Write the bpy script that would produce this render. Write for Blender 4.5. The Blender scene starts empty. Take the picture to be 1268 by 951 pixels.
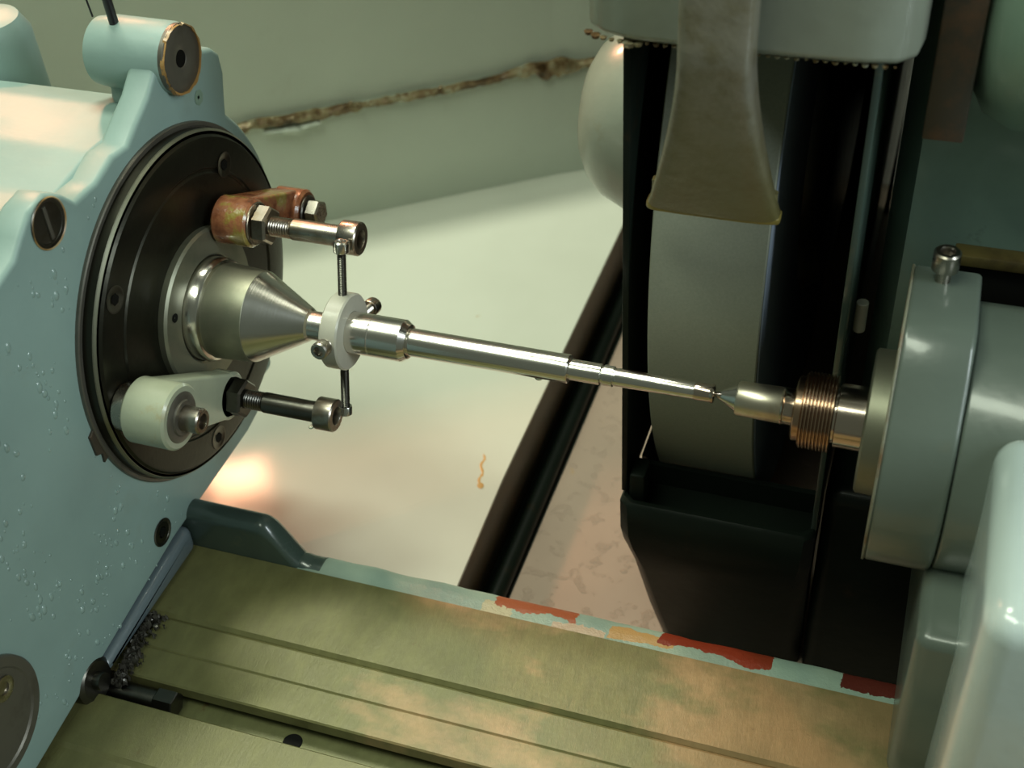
import bpy, bmesh, math, random
from mathutils import Vector, Matrix, noise
random.seed(7)
PI = math.pi
sc = bpy.context.scene
ZOFF = 1.05                      # spindle axis stands 1.05 m above the floor; lengths below are in cm
def W(x, y, z): return Vector((x * .01, y * .01, z * .01 + ZOFF))

# ------------------------------------------------------------------ camera
a, b, g = [math.radians(v) for v in (-20.9875, 40.2225, 3.915)]
fwd = Vector((math.sin(a) * math.cos(b), math.cos(a) * math.cos(b), -math.sin(b)))
rgt = Vector((math.cos(a), -math.sin(a), 0)); dwn = fwd.cross(rgt)
r2 = rgt * math.cos(g) + dwn * math.sin(g); d2 = -rgt * math.sin(g) + dwn * math.cos(g)
cam = bpy.data.cameras.new('camera'); co = bpy.data.objects.new('camera', cam)
sc.collection.objects.link(co); sc.camera = co
m = Matrix((r2, -d2, -fwd)).transposed().to_4x4()
m.translation = W(25.8834, -45.4174, 39.5567)
co.matrix_world = m
cam.sensor_width = 36; cam.lens = 1605.5 / 1268 * 36
cam.clip_start = .01; cam.clip_end = 50
cam.dof.use_dof = True; cam.dof.focus_distance = .64; cam.dof.aperture_fstop = 10

# ------------------------------------------------------------------ world, lamps, exposure
sc.view_settings.view_transform = 'Standard'; sc.view_settings.look = 'None'
sc.view_settings.gamma = 1; sc.view_settings.exposure = 0.0
wd = bpy.data.worlds.new('shop_air'); sc.world = wd; wd.use_nodes = True
bg = wd.node_tree.nodes['Background']; bg.inputs[0].default_value = (.62, .72, .55, 1); bg.inputs[1].default_value = .15
def area(name, loc, target, sx, sy, power, col):
    l = bpy.data.lights.new(name, 'AREA'); l.shape = 'RECTANGLE'; l.size = sx; l.size_y = sy; l.energy = power; l.color = col
    o = bpy.data.objects.new(name, l); sc.collection.objects.link(o); o.location = W(*loc)
    o.rotation_euler = (W(*target) - W(*loc)).to_track_quat('-Z', 'Y').to_euler()
    return o
area('fluorescent_lamp', (-45, 62, 180), (0, 15, -20), .60, .22, 27, (.97, 1, .80))
area('fluorescent_lamp', (-45, -50, 180), (-5, 0, 0), 1.5, .30, 23, (.90, 1, .80))
area('fluorescent_lamp', (165, -42, 90), (-10, -10, 0), .30, 1.2, 17, (.86, .98, 1))
area('incandescent_lamp', (-75, 85, 70), (8, 0, -16), .09, .09, 7, (1, .44, .24))

# ------------------------------------------------------------------ materials
def nodes(name):
    mt = bpy.data.materials.new(name); mt.use_nodes = True
    nt = mt.node_tree; return mt, nt, nt.nodes['Principled BSDF']
def N(nt, typ, **kw):
    n = nt.nodes.new(typ)
    for k, v in kw.items():
        if k in n.inputs: n.inputs[k].default_value = v
        else: setattr(n, k, v)
    return n
def coords(nt, scale=(1, 1, 1)):
    tc = N(nt, 'ShaderNodeTexCoord'); mp = N(nt, 'ShaderNodeMapping'); mp.inputs['Scale'].default_value = scale
    nt.links.new(tc.outputs['Object'], mp.inputs[0]); return mp.outputs[0]
def noise_out(nt, vec, scale, detail=4, rough=.55):
    n = N(nt, 'ShaderNodeTexNoise', Scale=scale, Detail=detail, Roughness=rough); nt.links.new(vec, n.inputs['Vector']); return n.outputs['Fac']
def ramp(nt, fac, stops):
    r = N(nt, 'ShaderNodeValToRGB'); cr = r.color_ramp
    while len(cr.elements) < len(stops): cr.elements.new(.5)
    for e, (p, c) in zip(cr.elements, stops): e.position = p; e.color = (*c, 1) if len(c) == 3 else c
    nt.links.new(fac, r.inputs[0]); return r.outputs[0]
def g1(v): return (v, v, v)
def mixc(nt, fac, A, B):
    mx = N(nt, 'ShaderNodeMix', data_type='RGBA')
    for s, v in ((0, fac), (6, A), (7, B)):
        if hasattr(v, 'is_output'): nt.links.new(v, mx.inputs[s])
        elif s == 0: mx.inputs[0].default_value = v
        else: mx.inputs[s].default_value = (*v, 1)
    return mx.outputs[2]
def bump(nt, bs, h, dist, strength=1.0, prev=None):
    bp = N(nt, 'ShaderNodeBump', Strength=strength, Distance=dist); nt.links.new(h, bp.inputs['Height'])
    if prev: nt.links.new(prev, bp.inputs['Normal'])
    nt.links.new(bp.outputs[0], bs.inputs['Normal']); return bp.outputs[0]

def paint(name, col, rough=.32, coat=.4, spec=.5, lump=.0004, stain=(.20, .15, .06), stain_amt=.25, drops=False, var=.10, sc_=14):
    mt, nt, bs = nodes(name); v = coords(nt)
    n1 = noise_out(nt, v, sc_, 5)
    dark = tuple(c * (1 - var * 2) for c in col); light = tuple(min(1, c * (1 + var)) for c in col)
    c = ramp(nt, n1, [(.3, dark), (.7, light)])
    n2 = noise_out(nt, v, 30, 8, .7)
    sm = ramp(nt, n2, [(.60, g1(0)), (.72, g1(stain_amt))])
    c = mixc(nt, sm, c, stain)
    nt.links.new(c, bs.inputs['Base Color'])
    bs.inputs['Specular IOR Level'].default_value = spec; bs.inputs['Coat Weight'].default_value = coat; bs.inputs['Coat Roughness'].default_value = .12
    rr = N(nt, 'ShaderNodeMapRange'); nt.links.new(n1, rr.inputs[0]); rr.inputs[3].default_value = rough * .7; rr.inputs[4].default_value = rough * 1.3
    nt.links.new(rr.outputs[0], bs.inputs['Roughness'])
    n3 = noise_out(nt, v, 55, 3)
    p = bump(nt, bs, n3, lump)
    if drops:
        vo = N(nt, 'ShaderNodeTexVoronoi', Scale=170.0, Randomness=1.0)
        n4 = N(nt, 'ShaderNodeTexNoise', Scale=90.0, Detail=2.0); nt.links.new(v, n4.inputs['Vector'])
        ad = N(nt, 'ShaderNodeMixRGB'); ad.inputs[0].default_value = .025; nt.links.new(v, ad.inputs[1]); nt.links.new(n4.outputs['Color'], ad.inputs[2])
        nt.links.new(ad.outputs[0], vo.inputs['Vector'])
        blob = ramp(nt, vo.outputs['Distance'], [(.05, g1(1)), (.32, g1(0))])
        msk = ramp(nt, noise_out(nt, v, 22, 3), [(.47, g1(0)), (.56, g1(1))])
        mu = N(nt, 'ShaderNodeMath', operation='MULTIPLY'); nt.links.new(blob, mu.inputs[0]); nt.links.new(msk, mu.inputs[1])
        bump(nt, bs, mu.outputs[0], .0012, .8, p)
    return mt
def metal(name, col, rough=.25, rv=.08, brush=None, tint=None, tfac=(.5, .7), metallic=1.0, bscale=120, bd=.00006, tscale=40):
    mt, nt, bs = nodes(name); bs.inputs['Metallic'].default_value = metallic
    v = coords(nt); n = noise_out(nt, v, tscale, 6, .65)
    if tint:
        nt.links.new(mixc(nt, ramp(nt, n, [(tfac[0], g1(0)), (tfac[1], g1(1))]), col, tint), bs.inputs['Base Color'])
    else: bs.inputs['Base Color'].default_value = (*col, 1)
    rr = N(nt, 'ShaderNodeMapRange'); nt.links.new(n, rr.inputs[0]); rr.inputs[3].default_value = max(.03, rough - rv); rr.inputs[4].default_value = rough + rv
    nt.links.new(rr.outputs[0], bs.inputs['Roughness'])
    if brush: bump(nt, bs, noise_out(nt, coords(nt, brush), bscale, 2), bd)
    return mt

M = {}
M['paint'] = paint('green_machine_paint', (.26, .37, .34), rough=.45, coat=.0, spec=.35, drops=False, stain_amt=.12, var=.06)
M['paint_plain'] = paint('green_casting_paint', (.28, .305, .245), stain_amt=.3)
M['paint_tail'] = paint('tailstock_paint', (.125, .155, .13), rough=.34, stain_amt=.12, var=.06)
M['paint_block'] = paint('pale_casting_paint', (.56, .66, .64), rough=.22, stain_amt=.0, var=.03, coat=.6)
M['paint_wall'] = paint('sheet_paint', (.55, .61, .52), rough=.40, coat=.15, stain_amt=.06, var=.04, lump=.0003, sc_=6)
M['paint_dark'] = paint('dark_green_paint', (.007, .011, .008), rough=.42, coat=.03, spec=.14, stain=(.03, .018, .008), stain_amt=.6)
M['paint_shade'] = paint('deep_green_panel_paint', (.23, .34, .26), rough=.4, stain_amt=.5, stain=(.05, .04, .02))
M['paint_hump'] = paint('shade_toned_rim_paint', (.05, .075, .062), rough=.25, coat=.6, stain_amt=.2)  # darkened green: the shade on the hump's face is put into the colour
M['paint_foot'] = paint('blue_grey_foot_paint', (.12, .155, .17), rough=.35, coat=.3, stain_amt=.5, stain=(.04, .035, .03))
M['pale_arm'] = paint('pale_arm_paint', (.36, .39, .28), rough=.35, stain=(.30, .19, .05), stain_amt=.55, var=.05, sc_=60)
M['steel'] = metal('bright_ground_steel', (.76, .73, .67), .19, .03)
M['steel_turned'] = metal('turned_steel', (.66, .65, .60), .24, .06, brush=(1, .02, .02), bscale=1500, bd=.00004)
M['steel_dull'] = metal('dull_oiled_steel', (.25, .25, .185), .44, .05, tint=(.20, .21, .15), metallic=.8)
M['steel_bolt'] = metal('bolt_steel', (.40, .37, .32), .28, .1, tint=(.22, .17, .11))
M['steel_dark'] = metal('dark_socket_steel', (.12, .115, .10), .33, .1, tint=(.07, .06, .045))
M['disc'] = metal('blackened_faceplate_steel', (.030, .029, .020), .30, .08, tint=(.020, .019, .013), metallic=.75, brush=(.02, 1, 1), bscale=300)
M['ringsteel'] = metal('grey_cover_ring_steel', (.15, .14, .115), .42, .08, tint=(.10, .09, .07), metallic=.6)
M['brass'] = metal('brown_oiled_thread', (.42, .28, .19), .24, .06, tint=(.50, .36, .26))
M['quill'] = metal('quill_steel', (.60, .50, .42), .17, .05)
M['nickel'] = metal('pale_tailcentre_steel', (.66, .60, .48), .36, .05, tint=(.52, .42, .30), tfac=(.55, .75))
M['black'] = metal('black_void', (.006, .006, .005), .7, .1, metallic=0)
M['black'].node_tree.nodes['Principled BSDF'].inputs['Specular IOR Level'].default_value = .08
M['black_rod'] = metal('black_plastic_rod', (.012, .011, .014), .3, .1, metallic=0)
M['rub'] = metal('rough_grey_edge', (.05, .04, .028), .45, .1, tint=(.12, .06, .03), metallic=.2)
M['worn'] = metal('cream_worn_edge', (.22, .22, .16), .35, .1, tint=(.16, .085, .035), metallic=0, tscale=70)
M['bead'] = paint('wet_paint_bead', (.26, .37, .34), rough=.12, coat=.5, stain_amt=0, lump=0)
M['bar'] = metal('oily_brown_bar', (.11, .085, .025), .4, .1, tint=(.05, .035, .012), metallic=.2)
M['endface'] = metal('oily_brown_edge', (.095, .08, .055), .4, .1, tint=(.14, .10, .06), metallic=.1)
M['ringpaint'] = paint('white_dog_paint', (.46, .45, .37), rough=.4, coat=.2, stain_amt=.3, stain=(.35, .28, .15), var=.06, sc_=60)
# wheel
mt, nt, bs = nodes('vitrified_abrasive'); v = coords(nt)
nt.links.new(ramp(nt, noise_out(nt, v, 900, 3), [(.3, (.215, .23, .175)), (.7, (.245, .26, .20))]), bs.inputs['Base Color']); bs.inputs['Roughness'].default_value = .85
bump(nt, bs, noise_out(nt, v, 1500, 3), .00004); M['abrasive'] = mt
M['blotter'] = paint('blue_grey_wheel_side', (.20, .24, .30), rough=.7, coat=0, stain_amt=0)
# rusty orange arm
mt, nt, bs = nodes('rust_and_yellow_paint'); v = coords(nt)
nt.links.new(ramp(nt, noise_out(nt, v, 75, 6, .6), [(.28, (.055, .022, .012)), (.42, (.20, .065, .028)), (.53, (.30, .12, .055)), (.60, (.26, .20, .04)), (.75, (.42, .34, .17))]), bs.inputs['Base Color'])
bs.inputs['Roughness'].default_value = .25; bs.inputs['Coat Weight'].default_value = .7; bs.inputs['Coat Roughness'].default_value = .1
bump(nt, bs, noise_out(nt, v, 160, 4), .0008); M['rust'] = mt
# oiled table surface: olive oil film, tan patches part bare iron, part painted warm reflection
def table_mat(name, olive, tan, lo, hi):
    mt, nt, bs = nodes(name); v = coords(nt)
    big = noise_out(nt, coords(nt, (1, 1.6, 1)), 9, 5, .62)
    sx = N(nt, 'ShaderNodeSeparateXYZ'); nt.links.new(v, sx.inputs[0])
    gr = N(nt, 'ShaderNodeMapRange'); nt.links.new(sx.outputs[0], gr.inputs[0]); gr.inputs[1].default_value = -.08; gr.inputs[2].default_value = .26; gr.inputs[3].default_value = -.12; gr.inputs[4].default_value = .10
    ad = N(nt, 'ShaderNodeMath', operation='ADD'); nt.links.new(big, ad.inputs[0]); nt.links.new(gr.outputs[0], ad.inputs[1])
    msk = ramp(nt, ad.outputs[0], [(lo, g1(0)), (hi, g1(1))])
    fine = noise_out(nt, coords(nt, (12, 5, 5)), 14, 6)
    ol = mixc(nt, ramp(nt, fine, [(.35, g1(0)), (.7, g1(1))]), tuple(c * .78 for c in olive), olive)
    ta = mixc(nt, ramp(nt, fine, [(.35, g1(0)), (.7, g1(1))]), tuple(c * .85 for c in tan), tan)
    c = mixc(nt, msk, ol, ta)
    c = mixc(nt, ramp(nt, noise_out(nt, v, 17, 8, .72), [(.38, g1(.38)), (.6, g1(0))]), c, (.10, .095, .035))
    spots = ramp(nt, noise_out(nt, v, 60, 9, .75), [(.30, g1(.7)), (.38, g1(0))])
    nt.links.new(mixc(nt, spots, c, (.10, .065, .02)), bs.inputs['Base Color'])
    bs.inputs['Metallic'].default_value = .2
    rr = N(nt, 'ShaderNodeMapRange'); nt.links.new(fine, rr.inputs[0]); rr.inputs[3].default_value = .36; rr.inputs[4].default_value = .52
    nt.links.new(rr.outputs[0], bs.inputs['Roughness'])
    bs.inputs['Coat Weight'].default_value = .15; bs.inputs['Coat Roughness'].default_value = .2
    mp = N(nt, 'ShaderNodeMapping'); mp.inputs['Rotation'].default_value = (0, 0, .5); mp.inputs['Scale'].default_value = (26, 7, 7); nt.links.new(v, mp.inputs[0])
    p = bump(nt, bs, noise_out(nt, mp.outputs[0], 16, 6, .75), .0003, .8)
    bump(nt, bs, noise_out(nt, v, 45, 4), .0006, .5, p)
    return mt
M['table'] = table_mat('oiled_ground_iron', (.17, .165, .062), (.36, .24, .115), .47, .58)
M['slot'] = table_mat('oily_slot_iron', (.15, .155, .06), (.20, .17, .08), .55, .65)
# painted rim with chips down to red primer and cream filler
def rim_mat():
    mt, nt, bs = nodes('chipped_rim_paint'); v = coords(nt)
    sx = N(nt, 'ShaderNodeSeparateXYZ'); nt.links.new(v, sx.inputs[0])
    nf = noise_out(nt, v, 70, 5, .7); nf2 = noise_out(nt, v, 30, 5, .7)
    c = ramp(nt, noise_out(nt, v, 20, 3), [(.3, (.20, .29, .25)), (.7, (.33, .42, .33))])
    def patch(x0, x1, y0, y1, col, c, nz, amp):
        def d(o, lo, hi):
            s = N(nt, 'ShaderNodeMath', operation='SUBTRACT'); nt.links.new(o, s.inputs[0]); s.inputs[1].default_value = (lo + hi) / 200
            ab = N(nt, 'ShaderNodeMath', operation='ABSOLUTE'); nt.links.new(s.outputs[0], ab.inputs[0])
            s2 = N(nt, 'ShaderNodeMath', operation='SUBTRACT'); nt.links.new(ab.outputs[0], s2.inputs[0]); s2.inputs[1].default_value = (hi - lo) / 200; return s2.outputs[0]
        mx = N(nt, 'ShaderNodeMath', operation='MAXIMUM'); nt.links.new(d(sx.outputs[0], x0, x1), mx.inputs[0]); nt.links.new(d(sx.outputs[1], y0 + 12, y1 + 12), mx.inputs[1])
        nn = N(nt, 'ShaderNodeMath', operation='MULTIPLY_ADD'); nt.links.new(nz, nn.inputs[0]); nn.inputs[1].default_value = amp; nn.inputs[2].default_value = -amp / 2
        s = N(nt, 'ShaderNodeMath', operation='ADD'); nt.links.new(mx.outputs[0], s.inputs[0]); nt.links.new(nn.outputs[0], s.inputs[1])
        lt = N(nt, 'ShaderNodeMath', operation='LESS_THAN'); nt.links.new(s.outputs[0], lt.inputs[0]); lt.inputs[1].default_value = 0
        return mixc(nt, lt.outputs[0], c, col)
    c = patch(7.6, 9.2, -5.2, -4.0, (.42, .39, .25), c, nf, .012)
    c = patch(11.5, 14.4, -4.9, -4.4, (.44, .34, .24), c, nf, .010)
    c = patch(14.6, 18.0, -4.6, -3.9, (.42, .26, .10), c, nf2, .012)
    c = patch(8.2, 12.6, -4.2, -3.2, (.30, .085, .035), c, nf, .014)
    c = patch(17.0, 22.8, -4.4, -3.2, (.20, .030, .012), c, nf2, .016)
    c = patch(26.2, 30.0, -4.6, -3.2, (.09, .018, .012), c, nf2, .016)
    nt.links.new(c, bs.inputs['Base Color']); bs.inputs['Roughness'].default_value = .35
    bump(nt, bs, nf, .0009); return mt
M['rim'] = rim_mat()
# wet tray paint and wet gutter paint
def tray_mat(name, c1, c2, wet):
    mt, nt, bs = nodes(name); v = coords(nt)
    c = ramp(nt, noise_out(nt, v, 5, 4), [(.35, c1), (.65, c2)])
    sp = ramp(nt, noise_out(nt, v, 32, 6, .7), [(.695, g1(0)), (.74, g1(.55))])
    nt.links.new(mixc(nt, sp, c, (.40, .24, .08)), bs.inputs['Base Color'])
    bs.inputs['Roughness'].default_value = .42; bs.inputs['Specular IOR Level'].default_value = .12; bs.inputs['Coat Weight'].default_value = .16; bs.inputs['Coat Roughness'].default_value = .10
    p = bump(nt, bs, noise_out(nt, v, 7, 2), .004, .45)
    if wet:
        h = ramp(nt, noise_out(nt, v, 90, 5, .65), [(.56, g1(0)), (.68, g1(1))]); bump(nt, bs, h, .0012, .6, p)
    return mt
M['tray'] = tray_mat('pale_tray_paint', (.52, .54, .46), (.58, .60, .52), False)
M['floorpan'] = tray_mat('warm_tinted_pan_paint', (.30, .235, .185), (.38, .29, .225), True)  # pink tint puts the warm lamp light on the pan into its colour
# torn seam strip
mt, nt, bs = nodes('torn_seam_tape'); v = coords(nt)
nt.links.new(ramp(nt, noise_out(nt, v, 55, 6, .7), [(.32, (.035, .025, .012)), (.46, (.15, .09, .04)), (.55, (.30, .24, .13)), (.66, (.38, .40, .30))]), bs.inputs['Base Color'])
bs.inputs['Roughness'].default_value = .22; bs.inputs['Metallic'].default_value = .3; bump(nt, bs, noise_out(nt, v, 220, 3), .001); M['tape'] = mt
# coolant nozzle: olive brass-ish sheet with grey upper throat
mt, nt, bs = nodes('oily_nozzle_sheet'); v = coords(nt)
sx = N(nt, 'ShaderNodeSeparateXYZ'); nt.links.new(v, sx.inputs[0])
gr = N(nt, 'ShaderNodeMapRange'); nt.links.new(sx.outputs[2], gr.inputs[0]); gr.inputs[1].default_value = .0; gr.inputs[2].default_value = .07
c = mixc(nt, gr.outputs[0], (.13, .115, .042), (.20, .185, .14))
c = mixc(nt, ramp(nt, noise_out(nt, v, 70, 7, .7), [(.35, g1(.6)), (.55, g1(0))]), c, (.11, .09, .035))
nt.links.new(c, bs.inputs['Base Color']); bs.inputs['Roughness'].default_value = .36; bs.inputs['Coat Weight'].default_value = .4; bs.inputs['Coat Roughness'].default_value = .2
bump(nt, bs, noise_out(nt, v, 130, 4), .0006); M['nozzle'] = mt
M['nozzle_lip'] = metal('yellow_nozzle_lip', (.24, .19, .05), .35, .1, tint=(.12, .08, .02), metallic=.3)
# water
mt, nt, bs = nodes('coolant_water'); bs.inputs['Base Color'].default_value = (.95, 1, .95, 1); bs.inputs['Roughness'].default_value = .02
bs.inputs['Transmission Weight'].default_value = 1; bs.inputs['IOR'].default_value = 1.33; M['water'] = mt
M['swarf'] = metal('wet_swarf', (.06, .055, .045), .25, .15, metallic=.4)
M['concrete'] = paint('shop_floor_concrete', (.22, .22, .20), rough=.7, coat=0, stain_amt=.3)
M['room'] = paint('shop_wall_paint', (.42, .46, .38), rough=.7, coat=0, stain_amt=.0)

# ------------------------------------------------------------------ object helpers
def thing(name, label, cat, base, group=None):
    o = bpy.data.objects.new(name, None); sc.collection.objects.link(o); o.location = W(*base); o.empty_display_size = .02
    o['label'] = label; o['category'] = cat; o['base'] = list(base)
    if group: o['group'] = group
    return o
def root_base(p):
    while p.parent: p = p.parent
    return p['base']
def obj(name, bm, mat, parent=None, base=(0, 0, 0), label=None, ang=38, smooth=True):
    if parent is not None: base = root_base(parent)
    B = Vector(base)
    for v in bm.verts: v.co = (v.co - B) * .01
    bmesh.ops.recalc_face_normals(bm, faces=bm.faces)
    me = bpy.data.meshes.new(name); bm.to_mesh(me); bm.free()
    mats = mat if isinstance(mat, (list, tuple)) else [mat]
    for mm in mats: me.materials.append(M[mm])
    if smooth:
        me.shade_smooth(); me.set_sharp_from_angle(angle=math.radians(ang))
    o = bpy.data.objects.new(name, me); sc.collection.objects.link(o)
    if parent is not None: o.parent = parent
    else: o.location = W(*base)
    if label: o['label'] = label
    return o
def tag(o, label, cat, group=None, kind=None):
    if label: o['label'] = label
    if cat: o['category'] = cat
    if group: o['group'] = group
    if kind: o['kind'] = kind
    return o
def frame(d):
    d = Vector(d).normalized(); u = Vector((0, 0, 1)) if abs(d.z) < .9 else Vector((0, 1, 0))
    s = u.cross(d).normalized(); t = d.cross(s); return d, s, t
def lathe(prof, p0=(0, 0, 0), d=(1, 0, 0), seg=64, bm=None, closed=False, mi=0, rot=0):
    """prof: (distance along d, radius); radius 0 makes a pole"""
    bm = bm or bmesh.new(); d, s, t = frame(d); p0 = Vector(p0); rings = []
    for (h, r) in prof:
        if r <= 1e-6: rings.append([bm.verts.new(p0 + d * h)])
        else: rings.append([bm.verts.new(p0 + d * h + (s * math.cos(k * 2 * PI / seg + rot) + t * math.sin(k * 2 * PI / seg + rot)) * r) for k in range(seg)])
    if closed: rings.append(rings[0])
    for A, Bq in zip(rings, rings[1:]):
        if len(A) == 1 and len(Bq) == 1: continue
        for k in range(seg):
            k2 = (k + 1) % seg
            if len(A) == 1: f = bm.faces.new((A[0], Bq[k], Bq[k2]))
            elif len(Bq) == 1: f = bm.faces.new((A[k], Bq[0], A[k2]))
            else: f = bm.faces.new((A[k], Bq[k], Bq[k2], A[k2]))
            f.material_index = mi
    return bm
def cyl(x0, x1, r, y=0, z=0, c=.05, seg=64, bm=None):
    return lathe([(x0, 0), (x0, r - c), (x0 + c, r), (x1 - c, r), (x1, r - c), (x1, 0)], (0, y, z), (1, 0, 0), seg, bm)
def rod(p0, p1, r, seg=24, bm=None, c=.03):
    p0 = Vector(p0); p1 = Vector(p1); L = (p1 - p0).length; c = min(c, r * .5, L * .3)
    return lathe([(0, 0), (0, r - c), (c, r), (L - c, r), (L, r - c), (L, 0)], p0, p1 - p0, seg, bm)
def threaded(p0, p1, r, pitch, depth, seg=24, bm=None):
    p0 = Vector(p0); p1 = Vector(p1); L = (p1 - p0).length; n = max(2, int(L / pitch)); prof = [(0, 0), (0, r - depth)]
    for i in range(n): prof += [((i + .5) * L / n, r), ((i + 1) * L / n, r - depth)]
    return lathe(prof + [(L, 0)], p0, p1 - p0, seg, bm)
def hexa(p0, p1, r, bm=None, rot=0, c=.06):
    p0 = Vector(p0); p1 = Vector(p1); L = (p1 - p0).length
    return lathe([(0, 0), (0, r - c), (c, r), (L - c, r), (L, r - c), (L, 0)], p0, p1 - p0, 6, bm, rot=rot)
def sockethead(p0, p1, r, sr, dep, bm=None, seg=32):
    """cylinder head from p0 to p1 with an open hexagonal socket at p1"""
    p0 = Vector(p0); p1 = Vector(p1); L = (p1 - p0).length; d = (p1 - p0).normalized(); c = .07
    bm = lathe([(0, 0), (0, r - .02), (.03, r), (L - c, r), (L, r - c), (L, sr * 1.06), (L - .04, sr), (L - dep, sr), (L - dep, 0)], p0, d, seg, bm)
    return bm
def box(x0, x1, y0, y1, z0, z1, bev=.1, seg=2, bm=None):
    own = bmesh.new(); bmesh.ops.create_cube(own, size=1)
    for v in own.verts:
        v.co = Vector(((x0 + x1) / 2 + v.co.x * (x1 - x0), (y0 + y1) / 2 + v.co.y * (y1 - y0), (z0 + z1) / 2 + v.co.z * (z1 - z0)))
    if bev: bmesh.ops.bevel(own, geom=own.edges[:], offset=bev, segments=seg, affect='EDGES', profile=.5)
    return merge(bm, own)
def merge(bm, own):
    if bm is None: return own
    me = bpy.data.meshes.new('tmp'); own.to_mesh(me); own.free(); bm.from_mesh(me); bpy.data.meshes.remove(me); return bm
def prism(pts, x0, x1, bev=.15, seg=2, axis='x', bm=None, bevside=False):
    """outline pts (y,z) extruded along x; or (x,y) along z; or (x,z) along y"""
    own = bmesh.new()
    def P(u, v, h): return {'x': (h, u, v), 'z': (u, v, h), 'y': (u, h, v)}[axis]
    A = [own.verts.new(P(u, v, x0)) for u, v in pts]; Bq = [own.verts.new(P(u, v, x1)) for u, v in pts]
    f1 = own.faces.new(A); f2 = own.faces.new(Bq); n = len(pts)
    for i in range(n): own.faces.new((A[i], A[(i + 1) % n], Bq[(i + 1) % n], Bq[i]))
    bmesh.ops.recalc_face_normals(own, faces=own.faces)
    if bev:
        ed = list({e for f in (f1, f2) for e in f.edges})
        if bevside: ed = own.edges[:]
        bmesh.ops.bevel(own, geom=ed, offset=bev, segments=seg, affect='EDGES', profile=.5)
    return merge(bm, own)
def arc(cy, cz, r, a0, a1, n): return [(cy + r * math.cos(math.radians(a0 + (a1 - a0) * i / n)), cz + r * math.sin(math.radians(a0 + (a1 - a0) * i / n))) for i in range(n + 1)]
def smooth_poly(pts, it=2):
    for _ in range(it):
        q = []
        for i in range(len(pts)):
            p, n = pts[i], pts[(i + 1) % len(pts)]
            q += [(p[0] * .75 + n[0] * .25, p[1] * .75 + n[1] * .25), (p[0] * .25 + n[0] * .75, p[1] * .25 + n[1] * .75)]
        pts = q
    return pts
def hull2(c1, r1, c2, r2, n=14):
    (y1, z1), (y2, z2) = c1, c2; th = math.atan2(z2 - z1, y2 - y1); d = math.hypot(y2 - y1, z2 - z1); ph = math.acos((r1 - r2) / d)
    A = [(y1 + r1 * math.cos(t), z1 + r1 * math.sin(t)) for t in [th + ph + (2 * PI - 2 * ph) * i / n for i in range(n + 1)]]
    Bq = [(y2 + r2 * math.cos(t), z2 + r2 * math.sin(t)) for t in [th - ph + (2 * ph) * i / n for i in range(n + 1)]]
    return A + Bq

# ------------------------------------------------------------------ room setting
tag(obj('floor', box(-300, 300, -300, 300, -106, -105, 0), 'concrete', smooth=False), None, None, kind='structure')
tag(obj('wall_back', box(-300, 300, 290, 300, -105, 195, 0), 'room', smooth=False), None, None, kind='structure')
tag(obj('wall_left', box(-310, -300, -300, 300, -105, 195, 0), 'room', smooth=False), None, None, kind='structure')

# ------------------------------------------------------------------ machine bed: tray, splash sheets, gutter, pan
bed = thing('machine_bed', 'pale green grinder bed with wet coolant tray and tall sheet splash walls', 'machine bed', (0, 10, -105))
obj('base_cabinet', box(-60, 60, -22, 62, -105, -27, 1.5), 'paint_plain', bed)
def wy(x): return 36.3 + (x + 21.5) * .7045
bm = bmesh.new()
TZ = -20
pts = [(-62, -3.3, TZ), (-8, -3.3, TZ - .6), (-8, 1.6, TZ), (3.1, 11.0, TZ), (3.1, -3.3, TZ - 1.3), (3.1, 53, TZ), (-4.5, 48.3, TZ), (-62, wy(-62), TZ)]
v = [bm.verts.new(p) for p in pts]; lo = [bm.verts.new((p[0], p[1], TZ - 3)) for p in pts]
bm.faces.new((v[0], v[1], v[2], v[3], v[5], v[6], v[7])); bm.faces.new((v[1], v[4], v[3], v[2]))
order = [0, 1, 4, 3, 5, 6, 7]
bm.faces.new([lo[i] for i in order])
for i, j in zip(order, order[1:] + order[:1]): bm.faces.new((v[i], v[j], lo[j], lo[i]))
cre = [e for e in bm.edges if {e.verts[0], e.verts[1]} in ({v[2], v[3]},)]
bmesh.ops.bevel(bm, geom=cre, offset=.5, segments=4, affect='EDGES', profile=.5)
obj('coolant_tray', bm, 'tray', bed, ang=25)
obj('tray_end_face', prism([(-3.3, TZ - 1.33), (10.6, TZ - .05), (53, TZ - .02), (53, -25.4), (-3.3, -25.4)], 2.8, 3.2, .05), 'endface', bed, label='dark brown oily drop face at the tray end')
obj('gutter', box(2.9, 5.2, -3.3, 60, -26.4, -25.3, .2), 'paint_dark', bed)
obj('gutter_pipe', rod((4.35, -3.3, -24.85), (4.0, 57, -24.85), .62), 'paint_dark', bed, label='dark green pipe along the gutter')
obj('wheelhead_pan', box(5.0, 60, -3.3, 62, -26.6, -25.2, .25), 'floorpan', bed, label='wet pan below the grinding wheel with warm light tinted in')
def sheet(x0, y0, x1, y1, z0, z1, th=.3):
    d = Vector((x1 - x0, y1 - y0, 0)).normalized(); n = Vector((-d.y, d.x, 0)) * th; bm = bmesh.new()
    a_ = [Vector((x0, y0, 0)), Vector((x1, y1, 0)), Vector((x1, y1, 0)) + n, Vector((x0, y0, 0)) + n]
    A = [bm.verts.new(p + Vector((0, 0, z0))) for p in a_]; Bq = [bm.verts.new(p + Vector((0, 0, z1))) for p in a_]
    bm.faces.new(A); bm.faces.new(Bq)
    for i in range(4): bm.faces.new((A[i], A[(i + 1) % 4], Bq[(i + 1) % 4], Bq[i]))
    return bm
SZ = -9.8
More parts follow.
